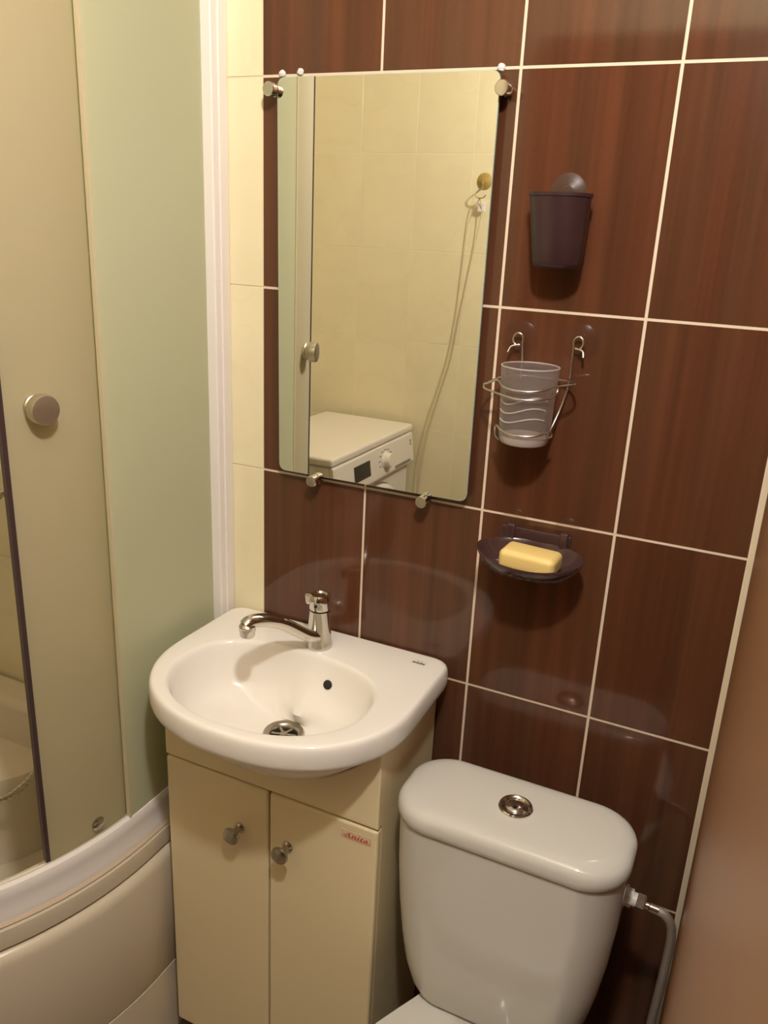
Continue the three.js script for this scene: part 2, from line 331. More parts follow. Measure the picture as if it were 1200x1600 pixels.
{
  const t = thing('shower_mixer', 'chrome shower mixer tap seen blurred through the frosted door', 'tap');
  const x = -0.575, y = 0.99;
  part('body', new THREE.CapsuleGeometry(0.026, 0.09, 8, 20).rotateZ(Math.PI / 2).translate(x, y, 0.075), M.satin, t);
  for (const sx of [-0.05, 0.05]) part('wall_union', lathe([[0, 0], [0.032, 0], [0.03, 0.01], [0.016, 0.014], [0.016, 0.06], [0, 0.06]], 24).rotateX(Math.PI / 2).translate(x + sx, y, 0), M.satin, t);
  part('lever', RB(0.022, 0.014, 0.11, 0.006).rotateX(-0.35).translate(x, y + 0.04, 0.13), M.satin, t);
  // ribbed metal hose looping down from the mixer
  const pts = [[-0.672, 0.992, 0.078], [-0.69, 0.997, 0.09], [-0.718, 0.994, 0.105], [-0.775, 0.93, 0.12], [-0.825, 0.78, 0.16], [-0.835, 0.60, 0.20], [-0.81, 0.46, 0.23], [-0.746, 0.405, 0.245], [-0.656, 0.407, 0.24], [-0.602, 0.457, 0.205], [-0.569, 0.541, 0.17], [-0.556, 0.72, 0.10], [-0.556, 0.95, 0.05], [-0.57, 1.2, 0.035]];
  const h = thing('shower_hose', 'ribbed grey metal shower hose hanging in the shower gap', 'hose');
  const curve = new THREE.CatmullRomCurve3(pts.map(p => V(...p)), false, 'centripetal');
  const n = 420, rings = [], fr = curve.computeFrenetFrames(n, false);
  for (let i = 0; i <= n; i++) { const p = curve.getPointAt(i / n), r = 0.0072 + (i % 3 === 0 ? -0.0012 : 0.0003), ring = []; for (let k = 0; k < 10; k++) { const q = k / 10 * Math.PI * 2, v = p.clone().addScaledVector(fr.normals[i], r * Math.cos(q)).addScaledVector(fr.binormals[i], r * Math.sin(q)); ring.push([v.x, v.y, v.z]); } rings.push(ring); }
  part('ribbed_tube', loft(rings.map(r => r.slice().reverse()), true, true, 0.9), M.steel, h);
  part('end_nut', lathe([[0, 0], [0.011, 0], [0.011, 0.02], [0.008, 0.03], [0, 0.03]], 12).rotateZ(Math.PI / 2).translate(-0.647, 0.992, 0.076), M.satin, h);
}

// ------------------------------------------------------------------ wash basin on its cabinet
const SX = -0.0400;
const outerPoly = (() => {
  const p = [], hw = 0.2165, r = 0.026;
  for (let k = 0; k <= 8; k++) { const a = -Math.PI / 2 + k / 8 * Math.PI / 2; p.push([hw - r + r * Math.cos(a), 0.0015 + r + r * Math.sin(a)]); }
  for (let k = 1; k <= 60; k++) { const a = k / 60 * Math.PI, c = Math.cos(a), s = Math.sin(a), e = 2 / 2.25; p.push([0.2195 * Math.sign(c) * Math.pow(Math.abs(c), e), 0.165 + 0.193 * Math.pow(s, e)]); }
  for (let k = 0; k <= 8; k++) { const a = Math.PI + k / 8 * Math.PI / 2; p.push([-hw + r + r * Math.cos(a), 0.0015 + r + r * Math.sin(a)]); }
  return p.map(([x, z]) => [x + SX, z]);
})();
function castPoly(poly, cx, cz, a) {
  const dx = Math.cos(a), dz = Math.sin(a); let best = 0;
  for (let i = 0; i < poly.length; i++) {
    const [x0, z0] = poly[i], [x1, z1] = poly[(i + 1) % poly.length], ex = x1 - x0, ez = z1 - z0, den = dx * ez - dz * ex;
    if (Math.abs(den) < 1e-12) continue;
    const t = ((x0 - cx) * ez - (z0 - cz) * ex) / den, s = ((x0 - cx) * dz - (z0 - cz) * dx) / den;
    if (t > 0 && s >= -1e-6 && s <= 1 + 1e-6) best = Math.max(best, t);
  }
  return best;
}
const NTH = 160, OC = [SX, 0.165], IC = [-0.0495, 0.207], DC = [-0.0455, 0.172];
const th = k => k / NTH * Math.PI * 2;
const outR = [], inR = [];
for (let k = 0; k < NTH; k++) {
  const a = th(k); outR.push(castPoly(outerPoly, ...OC, a));
  const c = Math.cos(a), s = Math.sin(a), A = 0.166, B = s > 0 ? 0.126 : 0.112, e = s > 0 ? 2.15 : 2.6;
  inR.push(1 / Math.pow(Math.pow(Math.abs(c) / A, e) + Math.pow(Math.abs(s) / B, e), 1 / e));
}
const outRing = (k, y) => { const p = []; for (let i = 0; i < NTH; i++) p.push([OC[0] + Math.cos(th(i)) * outR[i] * k, y, OC[1] + Math.sin(th(i)) * outR[i] * k]); return p; };
function bowlPoint(i, k, y) {
  const w = Math.max(0, Math.min(1, (k - 0.22) / 0.5)), cx = DC[0] + (IC[0] - DC[0]) * w, cz = DC[1] + (IC[1] - DC[1]) * w;
  const a = th(i), s = -Math.sin(a), bulge = s > 0 && k < 0.97 && k > 0.42 ? 0.021 * Math.exp(-Math.pow((Math.cos(a) - 0.25) / 0.4, 2)) * s * Math.min(1, (0.97 - k) * 8) * Math.min(1, (k - 0.42) * 4) : 0;
  const r = inR[i] * k - bulge;
  return [cx + Math.cos(a) * r, y, cz + Math.sin(a) * r];
}
const inRing = (k, y) => { const p = []; for (let i = 0; i < NTH; i++) p.push(bowlPoint(i, k, y)); return p; };
const drainRing = (r, y) => { const p = []; for (let i = 0; i < NTH; i++) p.push([DC[0] + Math.cos(th(i)) * r, y, DC[1] + Math.sin(th(i)) * r]); return p; };
const BOWL = [[1.045, 0.8245], [1.02, 0.8238], [1.0, 0.8215], [0.982, 0.8165], [0.968, 0.809], [0.95, 0.797], [0.925, 0.783], [0.89, 0.768], [0.84, 0.7555], [0.77, 0.7465], [0.66, 0.736], [0.52, 0.7255], [0.38, 0.7175]];
{
  const t = thing('wash_basin', 'white ceramic wash basin with rounded front on a cream cabinet', 'sink', null, [0, 0.008, 0]);
  const rings = [[0.20, 0.688], [0.30, 0.689], [0.42, 0.694], [0.56, 0.708], [0.68, 0.7275], [0.76, 0.743], [0.82, 0.7565], [0.865, 0.769], [0.90, 0.778], [0.94, 0.7825], [0.975, 0.7835], [0.99, 0.7865], [0.998, 0.793], [1.0, 0.802], [0.999, 0.811], [0.994, 0.8185], [0.985, 0.8228], [0.972, 0.8248], [0.955, 0.8252]].map(r => outRing(...r));
  BOWL.forEach(r => rings.push(inRing(...r)));
  rings.push(drainRing(0.036, 0.7145), drainRing(0.033, 0.7135), drainRing(0.031, 0.709), drainRing(0.030, 0.692));
  part('bowl', loft(rings.map(r => r.slice().reverse()), true, true, 0.9), M.ceramic, t);
  // chrome waste with a cross grid
  const w = part('waste', lathe([[0.020, -0.012], [0.021, -0.004], [0.0235, 0.0005], [0.028, 0.003], [0.0315, 0.0028], [0.033, 0.001], [0.033, -0.002]], 44).translate(DC[0], 0.7145, DC[1]), M.wasteMetal, t);
  part('waste_well', lathe([[0, -0.010], [0.0205, -0.010], [0.0215, -0.006]], 36).translate(DC[0], 0.7145, DC[1]), M.dark, w);
  const bars = []; for (let k = 0; k < 3; k++) bars.push(RB(0.042, 0.0022, 0.0045, 0.001).rotateY(k * Math.PI / 3 + 0.3));
  part('waste_grid', merge([...bars, lathe([[0, 0.002], [0.006, 0.002], [0.006, -0.001], [0, -0.001]], 16)]).translate(DC[0], 0.7115, DC[1]), M.wasteMetal, w);
  // overflow hole in the back wall of the bowl
  const y = 0.785, cs = 0.0; let best = null;
  for (let i = 0; i < NTH; i++) for (let j = 0; j + 1 < BOWL.length; j++) if (BOWL[j][1] >= y && BOWL[j + 1][1] < y) {
    const f = (BOWL[j][1] - y) / (BOWL[j][1] - BOWL[j + 1][1]), k = BOWL[j][0] + f * (BOWL[j + 1][0] - BOWL[j][0]), p = bowlPoint(i, k, y), q = bowlPoint(i, BOWL[j][0], BOWL[j][1]);
    const d = Math.hypot(p[0] - OVER[0], p[2] - OVER[1]); if (!best || d < best.d) best = { d, p, q };
  }
  const dir = V(0.0, 0.42, 0.9).normalize(), hole = lathe([[0, 0.0012], [0.0068, 0.0012], [0.0078, 0.0006], [0.0078, -0.004]], 28).applyQuaternion(new THREE.Quaternion().setFromUnitVectors(V(0, 1, 0), dir));
  part('overflow_hole', hole.translate(best.p[0], best.p[1], best.p[2] + 0.0008), M.dark, t);
  // printed maker's mark on the right of the tap deck: two ticks over a short line of dark lettering
  const cv = document.createElement('canvas'); cv.width = 256; cv.height = 128; const x = cv.getContext('2d');
  x.fillStyle = '#e9e2d2'; x.fillRect(0, 0, 256, 128); x.strokeStyle = x.fillStyle = '#1c1914'; x.lineWidth = 10;
  for (let k = 0; k < 8; k++) { x.beginPath(); x.moveTo(18 + k * 28, 108); x.lineTo(22 + k * 28, 78); x.lineTo(38 + k * 28, 80); x.lineTo(36 + k * 28, 106); if (k % 2) x.lineTo(20 + k * 28, 94); x.stroke(); }
  x.beginPath(); x.moveTo(84, 24); x.lineTo(104, 46); x.lineTo(112, 40); x.moveTo(140, 50); x.lineTo(166, 40); x.lineTo(178, 54); x.stroke();
  const mt = new THREE.CanvasTexture(cv); mt.colorSpace = THREE.SRGBColorSpace;
  const mk = new THREE.BoxGeometry(0.025, 0.0003, 0.0135).translate(0.1285, 0.8255, 0.034);
  const plain = M.ceramic; part('printed_mark', mk, std({ map: mt, roughness: 0.12 }), t);
}
{
  const t = thing('basin_tap', 'chrome single-lever basin tap with swivel spout turned left', 'tap', null, [-0.0435, 0.8332, 0.064]);
  part('body', lathe([[0, 0], [0.0225, 0], [0.0228, 0.004], [0.0215, 0.008], [0.0200, 0.02], [0.0186, 0.045], [0.0176, 0.060], [0.0173, 0.066], [0, 0.066]], 44), M.chrome, t);
  part('collar', lathe([[0, 0.066], [0.0162, 0.066], [0.0162, 0.069], [0, 0.069]], 40), M.dark, t);
  const cap = part('lever_cap', lathe([[0, 0.069], [0.0176, 0.069], [0.0182, 0.0715], [0.0182, 0.085], [0.0176, 0.0905], [0.0150, 0.0945], [0.0124, 0.0945], [0.0098, 0.0915], [0, 0.0905]], 44), M.chrome, t);
  part('lever', RB(0.016, 0.020, 0.010, 0.0045, 3).rotateZ(0.15).translate(-0.0205, 0.0805, -0.002), M.chrome, cap);
  part('index_dot', lathe([[0, 0], [0.0028, 0], [0.0026, 0.001], [0, 0.0014]], 16).rotateX(Math.PI / 2).translate(0.002, 0.079, 0.0180), M.dark, cap);
  // spout: rises from the foot of the body and turns down at the tip
  const path = new THREE.CatmullRomCurve3([[0.004, 0.020, 0.006], [-0.004, 0.029, 0.028], [-0.015, 0.046, 0.05], [-0.026, 0.067, 0.077], [-0.035, 0.080, 0.101], [-0.0445, 0.0865, 0.122], [-0.050, 0.0865, 0.134], [-0.0525, 0.082, 0.1405]].map(p => V(...p)), false, 'centripetal');
  const rings = [], n = 110; const side = V(0.94, 0, 0.34).normalize();
  for (let i = 0; i <= n; i++) {
    const u = i / n, p = path.getPointAt(u), tg = path.getTangentAt(u), up = tg.clone().cross(side).normalize(), sd = up.clone().cross(tg).normalize(), r = [];
    const a = 0.0106 + 0.0008 * u, b = 0.0100 + 0.0010 * u;
    for (let k = 0; k < 48; k++) { const q = k / 48 * Math.PI * 2, v = p.clone().addScaledVector(sd, a * Math.cos(q)).addScaledVector(up, b * Math.sin(q)); r.push([v.x, v.y, v.z]); }
    rings.push(r);
  }
  const sp = part('spout', loft(rings.map(r => r.slice().reverse()), true, true, 0.7), M.chrome, t);
  part('aerator', lathe([[0, -0.014], [0.0108, -0.014], [0.0118, -0.012], [0.0118, -0.007], [0.0130, -0.005], [0.0130, 0.004], [0.010, 0.008], [0, 0.010]], 32).translate(-0.0505, 0.079, 0.1375), M.chrome, sp);
}
{
  const t = thing('basin_cabinet', 'cream two-door basin cabinet with metal knobs and red script sticker', 'cabinet');
  const x0 = -0.2465, x1 = 0.1545, zf = 0.207, y0 = 0.062;
  part('side_panel', box(x0 + 0.002, x0 + 0.018, y0, 0.782, 0.004, zf - 0.002, 0.0015), M.cabinet, t);
  part('side_panel', box(x1 - 0.018, x1 - 0.002, y0, 0.782, 0.004, zf - 0.002, 0.0015), M.cabinet, t);
  part('bottom_panel', box(x0 + 0.018, x1 - 0.018, y0, y0 + 0.016, 0.004, zf - 0.004, 0.0015), M.cabinet, t);
  part('back_panel', box(x0 + 0.018, x1 - 0.018, y0 + 0.016, 0.60, 0.006, 0.012, 0.0015), M.cabinet, t);
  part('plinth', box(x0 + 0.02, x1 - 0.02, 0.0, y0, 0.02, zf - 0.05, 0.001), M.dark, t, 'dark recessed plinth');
  const sh = new THREE.Shape(), UNDER = [[0.20, 0.688], [0.30, 0.689], [0.42, 0.694], [0.56, 0.708], [0.68, 0.7275], [0.76, 0.743], [0.82, 0.7565], [0.865, 0.769], [0.90, 0.778], [1.2, 0.79]],
    dip = x => { const k = Math.hypot((x - SX) / 0.2195, 0.052 / 0.193); let i = 0; while (i < 8 && UNDER[i + 1][0] < k) i++; const f = (k - UNDER[i][0]) / (UNDER[i + 1][0] - UNDER[i][0]); return Math.min(0.782, UNDER[i][1] + f * (UNDER[i + 1][1] - UNDER[i][1]) + 0.008 - 0.003); };
  const yb = 0.647; sh.moveTo(x0, yb); sh.lineTo(x1, yb); sh.lineTo(x1, 0.782);
  for (let k = 0; k <= 40; k++) { const x = SX + 0.185 * (1 - k / 20); sh.lineTo(x, dip(x)); }
  sh.lineTo(x0, 0.782); sh.closePath();
  part('top_rail', new THREE.ExtrudeGeometry(sh, { depth: 0.012, bevelEnabled: true, bevelSize: 0.0025, bevelThickness: 0.003, bevelOffset: -0.0025, bevelSegments: 3, curveSegments: 8 }).translate(0, 0, zf + 0.003), M.cabinet, t);
  const mid = SX - 0.0003;
  for (const k of [0, 1]) {
    const d = part('door', box(k ? mid + 0.0015 : x0, k ? x1 : mid - 0.0015, 0.048, 0.643, zf, zf + 0.018, 0.005, 4), M.cabinet, t);
    const kx = k ? -0.0035 : -0.0965;
    const kn = lathe([[0, 0], [0.0095, 0], [0.0095, 0.0025], [0.006, 0.005], [0.0055, 0.015], [0.007, 0.019], [0.0140, 0.0215], [0.0155, 0.0245], [0.0142, 0.0280], [0.009, 0.0300], [0, 0.0310]], 36).rotateX(Math.PI / 2).translate(kx, 0.5535, zf + 0.018);
    part('knob', kn, M.knobMetal, d);
    if (k) {
      const cv = document.createElement('canvas'); cv.width = 512; cv.height = 148; const c = cv.getContext('2d');
      c.fillStyle = '#e6cfae'; c.fillRect(0, 0, 512, 148); c.strokeStyle = '#c58a66'; c.lineWidth = 6; c.strokeRect(8, 8, 496, 132);
      c.fillStyle = '#e2ab8c'; c.fillRect(12, 84, 488, 54);
      c.fillStyle = '#b04a28'; c.font = 'italic bold 118px serif'; c.textAlign = 'center'; c.textBaseline = 'middle'; c.setTransform(1.25, 0, -0.12, 1, -64, 0); c.fillText('Anita', 262, 76);
      c.setTransform(1, 0, 0, 1, 0, 0); c.strokeStyle = '#b04a28'; c.lineWidth = 7; c.beginPath(); c.moveTo(56, 96); c.quadraticCurveTo(30, 70, 90, 58); c.quadraticCurveTo(150, 50, 190, 22); c.stroke();
      const mt = new THREE.CanvasTexture(cv); mt.colorSpace = THREE.SRGBColorSpace; mt.anisotropy = 4;
      const g = new THREE.BoxGeometry(0.050, 0.0145, 0.0006).translate(0.119, 0.6205, zf + 0.0183);
      part('sticker', g, std({ map: mt, roughness: 0.3 }), d, 'small sticker with red script lettering');
    }
  }
}

// ------------------------------------------------------------------ toilet with close-coupled cistern
{
  const t = thing('toilet', 'white ceramic toilet with close-coupled cistern and round chrome flush button', 'toilet');
  const TX = 0.3445;
  const ring = (a, zb, zf, r, y, bow = 0.006) => rrect(TX, (zb + zf) / 2, a, (zf - zb) / 2, r, y, 14).map(([x, yy, z]) => { const u = (x - TX) / a, f = z > (zb + zf) / 2 ? (z - (zb + zf) / 2) / ((zf - zb) / 2) : 0; return [x, yy, z + bow * f * (1 - u * u)]; });
  const tank = [[0.118, 0.115, 0.222, 0.05, 0.366], [0.128, 0.105, 0.230, 0.053, 0.371], [0.136, 0.098, 0.2335, 0.055, 0.385], [0.146, 0.092, 0.2365, 0.056, 0.42], [0.155, 0.090, 0.2375, 0.058, 0.47], [0.162, 0.088, 0.238, 0.058, 0.53], [0.1665, 0.087, 0.2395, 0.058, 0.60], [0.1685, 0.087, 0.2405, 0.059, 0.6845]];
  const tk = part('cistern', loft(tank.map(r => ring(...r)), true, true, 0.6), M.ceramicShaded, t);
  const lid = [[0.1675, 0.089, 0.2395, 0.058, 0.6862], [0.1695, 0.087, 0.2418, 0.060, 0.6868], [0.1712, 0.086, 0.2442, 0.061, 0.690], [0.1722, 0.086, 0.2455, 0.062, 0.698], [0.1715, 0.087, 0.2448, 0.062, 0.707], [0.168, 0.0895, 0.2415, 0.061, 0.7140], [0.161, 0.095, 0.235, 0.058, 0.7185], [0.147, 0.102, 0.226, 0.052, 0.7205], [0.12, 0.118, 0.208, 0.04, 0.7215]];
  const ld = part('cistern_lid', loft(lid.map(r => ring(...r)), true, true, 0.9), M.ceramicShaded, t);
  part('shadow_gap', loft([ring(0.1668, 0.089, 0.2388, 0.058, 0.6840), ring(0.1668, 0.089, 0.2388, 0.058, 0.6866)], true, true), M.dark, t);
  const b = part('flush_button', lathe([[0, 0.0015], [0.010, 0.002], [0.0155, 0.0005], [0.0165, -0.001], [0.0175, 0.001], [0.0205, 0.0035], [0.0235, 0.0032], [0.0252, 0.001], [0.0252, -0.002], [0, -0.002]], 44).translate(0.3445, 0.7225, 0.166), M.chrome, ld);
  part('button_dome', lathe([[0.0155, -0.001], [0.0148, 0.0015], [0.012, 0.0035], [0.007, 0.005], [0, 0.0055]], 36).translate(0.3445, 0.7225, 0.166), M.chrome, b);
  // bowl: back shelf under the cistern flowing into the oval pan
  const oval = (a, zb, zf, y, e = 2.3) => { const p = [], cz = zb + (zf - zb) * 0.45; for (let k = 0; k < 60; k++) { const q = k / 60 * Math.PI * 2, c = Math.cos(q), s = Math.sin(q), L = s > 0 ? zf - cz : cz - zb, ee = s > 0 ? 2.0 : e + 1.2; p.push([TX + a * Math.sign(c) * Math.pow(Math.abs(c), 2 / ee), y, cz + L * Math.sign(s) * Math.pow(Math.abs(s), 2 / ee)]); } return p.reverse(); };
  const shelf = (y, k) => { const p = []; for (let i = 0; i < 60; i++) { const q = i / 60 * Math.PI * 2, c = Math.cos(q), s = Math.sin(q); const z = 0.40 + (s > 0 ? 0.30 : 0.30) * Math.sign(s) * Math.pow(Math.abs(s), s > 0 ? 1 : 0.62); const w = 0.112 + 0.072 * Math.min(1, Math.max(0, (z - 0.21) / 0.17)); p.push([TX + k * w * Math.sign(c) * Math.pow(Math.abs(c), s > 0 ? 1 : 0.62), y, 0.42 + (z - 0.42) * k]); } return p.reverse(); };
  part('pan', loft([oval(0.105, 0.16, 0.56, 0.0), oval(0.103, 0.16, 0.56, 0.02), oval(0.092, 0.17, 0.52, 0.12), oval(0.115, 0.15, 0.58, 0.22), shelf(0.315, 0.97), shelf(0.345, 1.0), shelf(0.358, 1.0), shelf(0.364, 0.98)], true, true, 0.9), M.ceramicShaded, t);
  const seat = (y, k) => { const p = []; for (let i = 0; i < 60; i++) { const q = i / 60 * Math.PI * 2, c = Math.cos(q), s = Math.sin(q), z = 0.46 + (s > 0 ? 0.25 : 0.125) * Math.sign(s) * Math.pow(Math.abs(s), s > 0 ? 1 : 0.7); const w = 0.130 + 0.056 * Math.min(1, Math.max(0, (z - 0.255) / 0.16)); p.push([TX + k * w * Math.sign(c) * Math.pow(Math.abs(c), s > 0 ? 1 : 0.7), y, 0.46 + (z - 0.46) * k]); } return p.reverse(); };
  part('seat_ring', loft([seat(0.366, 0.98), seat(0.368, 1), seat(0.380, 1), seat(0.383, 0.98)], true, true, 0.8), M.whitePlastic, t);
  part('seat_lid', loft([seat(0.384, 0.98), seat(0.386, 1), seat(0.396, 1), seat(0.401, 0.975), seat(0.404, 0.9)], true, true, 0.9), M.whitePlastic, t);
}
{
  const t = thing('water_hose', 'braided grey water hose from cistern inlet down beside the wall corner', 'hose');
  const dir = V(1, -0.12, 0).normalize(), q = new THREE.Quaternion().setFromUnitVectors(V(0, 1, 0), dir), o = V(0.508, 0.602, 0.125);
  const put = (g, d) => g.applyQuaternion(q).translate(o.x + dir.x * d, o.y + dir.y * d, o.z + dir.z * d);
  part('inlet_nut', put(merge([lathe([[0, 0], [0.0165, 0], [0.0165, 0.004], [0.0135, 0.0045], [0.0135, 0.012], [0, 0.012]], 8), lathe([[0, 0.012], [0.0105, 0.012], [0.0105, 0.018], [0, 0.018]], 24)]), 0), M.whitePlastic, t, 'white plastic inlet nut');
  part('union_nut', put(lathe([[0, 0.018], [0.0115, 0.018], [0.0122, 0.020], [0.0122, 0.029], [0.010, 0.031], [0, 0.031]], 6), 0), M.brass, t);
  part('ferrule', put(lathe([[0, 0.031], [0.006, 0.031], [0.006, 0.036], [0.0072, 0.037], [0.0072, 0.050], [0, 0.050]], 24), 0), M.steel, t);
  part('braided_tube', tube([[0.5545, 0.5965, 0.125], [0.566, 0.592, 0.124], [0.576, 0.578, 0.121], [0.5805, 0.555, 0.117], [0.5815, 0.52, 0.112], [0.580, 0.45, 0.107], [0.577, 0.36, 0.102], [0.573, 0.2, 0.095], [0.571, 0.05, 0.09]], 0.0068, 90, 12), M.braid, t);
  part('floor_ferrule', lathe([[0, 0], [0.009, 0], [0.009, 0.045], [0.0072, 0.06], [0, 0.06]], 20).translate(0.571, 0.0, 0.09), M.steel, t);
}

// ------------------------------------------------------------------ mirror and its pins
{
  const t = thing('wall_mirror', 'frameless rectangular mirror with rounded corners pinned to brown tiles', 'mirror');
  const pl = [[-0.1535, 1.1135], [0.1815, 1.1160], [0.1815, 1.7070], [-0.1600, 1.7070]], r = 0.014, sh = new THREE.Shape();
  pl.forEach((p, i) => {
    const a = pl[(i + 3) % 4], b = pl[(i + 1) % 4], u = (q) => { const d = [q[0] - p[0], q[1] - p[1]], l = Math.hypot(...d); return [p[0] + d[0] / l * r, p[1] + d[1] / l * r]; }, A = u(a), B = u(b);
    i ? sh.lineTo(...A) : sh.moveTo(...A); sh.quadraticCurveTo(...p, ...B);
  });
  sh.closePath();
  part('glass', new THREE.ExtrudeGeometry(sh, { depth: 0.0032, bevelEnabled: true, bevelSize: 0.0008, bevelThickness: 0.0006, bevelOffset: -0.0008, bevelSegments: 1, curveSegments: 8 }).translate(0, 0, 0.0150), [M.mirror, M.mirrorEdge], t);
  const pins = [[-0.1668, 1.6900, 'top left'], [0.1885, 1.6840, 'top right'], [-0.0835, 1.1075, 'bottom left'], [0.1125, 1.1070, 'bottom right']];
  for (const [x, y] of pins) part('mirror_pin', lathe([[0, 0], [0.0075, 0], [0.0075, 0.013], [0.0088, 0.0135], [0.0088, 0.0142], [0.006, 0.0145], [0.006, 0.0198], [0.0085, 0.0202], [0.0098, 0.0212], [0.0098, 0.0315], [0.0088, 0.0328], [0, 0.0330]], 32).rotateX(Math.PI / 2).translate(x, y, 0), M.chrome, t);
}
[[-0.162, 1.7145, 'white dab of filler left of the two above the mirror'], [-0.131, 1.716, 'white dab of filler right of the pair above the mirror'], [0.1755, 1.7125, 'white dab of filler above the right end of the mirror']].forEach(([x, y, l], i) => {
  const g = new THREE.IcosahedronGeometry(0.0055, 2); const p = g.attributes.position;
  for (let k = 0; k < p.count; k++) { const s = 0.8 + 0.35 * nA(p.getX(k) * 900 + i * 9, p.getY(k) * 900 + p.getZ(k) * 500); p.setXYZ(k, p.getX(k) * s, p.getY(k) * s * 0.9, p.getZ(k) * s * 0.7); }
  g.computeVertexNormals(); single('filler_dab', g.translate(x, y, 0.001), M.whitePlastic, l, 'filler', 'filler dabs along the joint above the mirror');
});

// ------------------------------------------------------------------ things stuck to the brown tiles
function suctionDisc(x, y, r, z = 0.0005) { return lathe([[0, 0.0085], [r * 0.25, 0.0085], [r * 0.32, 0.005], [r * 0.6, 0.003], [r * 0.95, 0.0008], [r, 0], [0, 0]], 36).rotateX(Math.PI / 2).translate(x, y, z); }
{
  const t = thing('brush_cup', 'dark purple translucent plastic cup hung on a clear suction disc', 'cup');
  const cx = 0.283, cz = 0.041;
  const D = (a, b, y, dx) => { const p = []; for (let k = 0; k < 48; k++) { const q = k / 48 * Math.PI * 2, c = Math.cos(q), s = Math.sin(q); p.push([cx + dx + a * Math.sign(c) * Math.pow(Math.abs(c), 2 / 2.2), y, cz + b * Math.sign(s) * Math.pow(Math.abs(s), 2 / 2.1)]); } return p.reverse(); };
  const lv = [[0.027, 0.019, 1.4665, 0.004], [0.0305, 0.0225, 1.4685, 0.004], [0.0322, 0.0245, 1.474, 0.004], [0.0345, 0.027, 1.495, 0.003], [0.037, 0.029, 1.525, 0.0015], [0.0395, 0.0308, 1.5535, 0], [0.0412, 0.0322, 1.5545, 0], [0.0412, 0.0322, 1.5585, 0], [0.0385, 0.0298, 1.5585, 0], [0.036, 0.028, 1.53, 0.0015], [0.0325, 0.025, 1.49, 0.003], [0.029, 0.0215, 1.4735, 0.004]];
  part('cup_shell', loft(lv.map(l => D(...l)), true, true, 0.8), M.cup, t);
  part('suction_disc', suctionDisc(0.282, 1.562, 0.024), M.hazyDisc, t);
  part('peg', lathe([[0, 0], [0.0045, 0], [0.0045, 0.012], [0.006, 0.0125], [0.006, 0.015], [0, 0.015]], 20).rotateX(Math.PI / 2).translate(0.282, 1.547, 0.0003), M.suction, t);
}
{
  const t = thing('wire_holder', 'bent chrome wire tumbler holder hung from two clear suction discs', 'holder');
  const r = 0.00165;
  for (const [x, y] of [[0.2365, 1.368], [0.3215, 1.371]]) part('suction_disc', suctionDisc(x, y - 0.002, 0.026), M.suction, t);
  const loop = (cx, cy, s) => { const p = []; for (let k = 0; k <= 18; k++) { const a = (s > 0 ? -0.35 : Math.PI + 0.35) + s * k / 18 * 5.6; p.push([cx + 0.0068 * Math.cos(a), cy + 0.0085 * Math.sin(a), 0.0095 + 0.003 * (k / 18)]); } return p; };
  part('hook_wire', strand([[0.2440, 1.312, 0.0065], [0.2440, 1.34, 0.007], ...loop(0.2365, 1.3665, 1).slice(0), [0.2285, 1.356, 0.016], [0.2255, 1.349, 0.019]], r, 120), M.steel, t);
  part('hook_wire', strand([[0.300, 1.240, 0.045], [0.3015, 1.250, 0.030], [0.309, 1.283, 0.012], [0.3140, 1.312, 0.0065], [0.3145, 1.34, 0.007], ...loop(0.3215, 1.3690, -1), [0.3295, 1.359, 0.016], [0.332, 1.3515, 0.019]], r, 140), M.steel, t);
  part('upper_ring', tube([[0.204, 1.3045, 0.047], [0.210, 1.307, 0.055], [0.228, 1.315, 0.064], [0.245, 1.3105, 0.086], [0.270, 1.3085, 0.0925], [0.294, 1.3105, 0.085], [0.311, 1.3155, 0.064], [0.330, 1.3185, 0.050], [0.3325, 1.3195, 0.044], [0.326, 1.3195, 0.030], [0.312, 1.317, 0.016], [0.290, 1.316, 0.0065], [0.250, 1.316, 0.0065], [0.228, 1.315, 0.018], [0.212, 1.309, 0.032]], r, 140, 8, true), M.steel, t);
  part('front_wire', strand([[0.204, 1.3045, 0.047], [0.2065, 1.3005, 0.054], [0.225, 1.299, 0.068], [0.246, 1.2990, 0.0865], [0.270, 1.2975, 0.093], [0.292, 1.2985, 0.087], [0.3075, 1.301, 0.071], [0.311, 1.306, 0.060], [0.3115, 1.3145, 0.056]], r, 90), M.steel, t);
  part('lower_wire', strand([[0.2315, 1.228, 0.045], [0.2275, 1.234, 0.048], [0.227, 1.245, 0.052], [0.230, 1.2515, 0.058], [0.240, 1.2495, 0.072], [0.257, 1.2465, 0.0825], [0.274, 1.246, 0.084], [0.292, 1.2475, 0.0775], [0.303, 1.2505, 0.066], [0.3085, 1.2505, 0.054], [0.307, 1.243, 0.047], [0.300, 1.240, 0.045]], r, 110), M.steel, t);
}
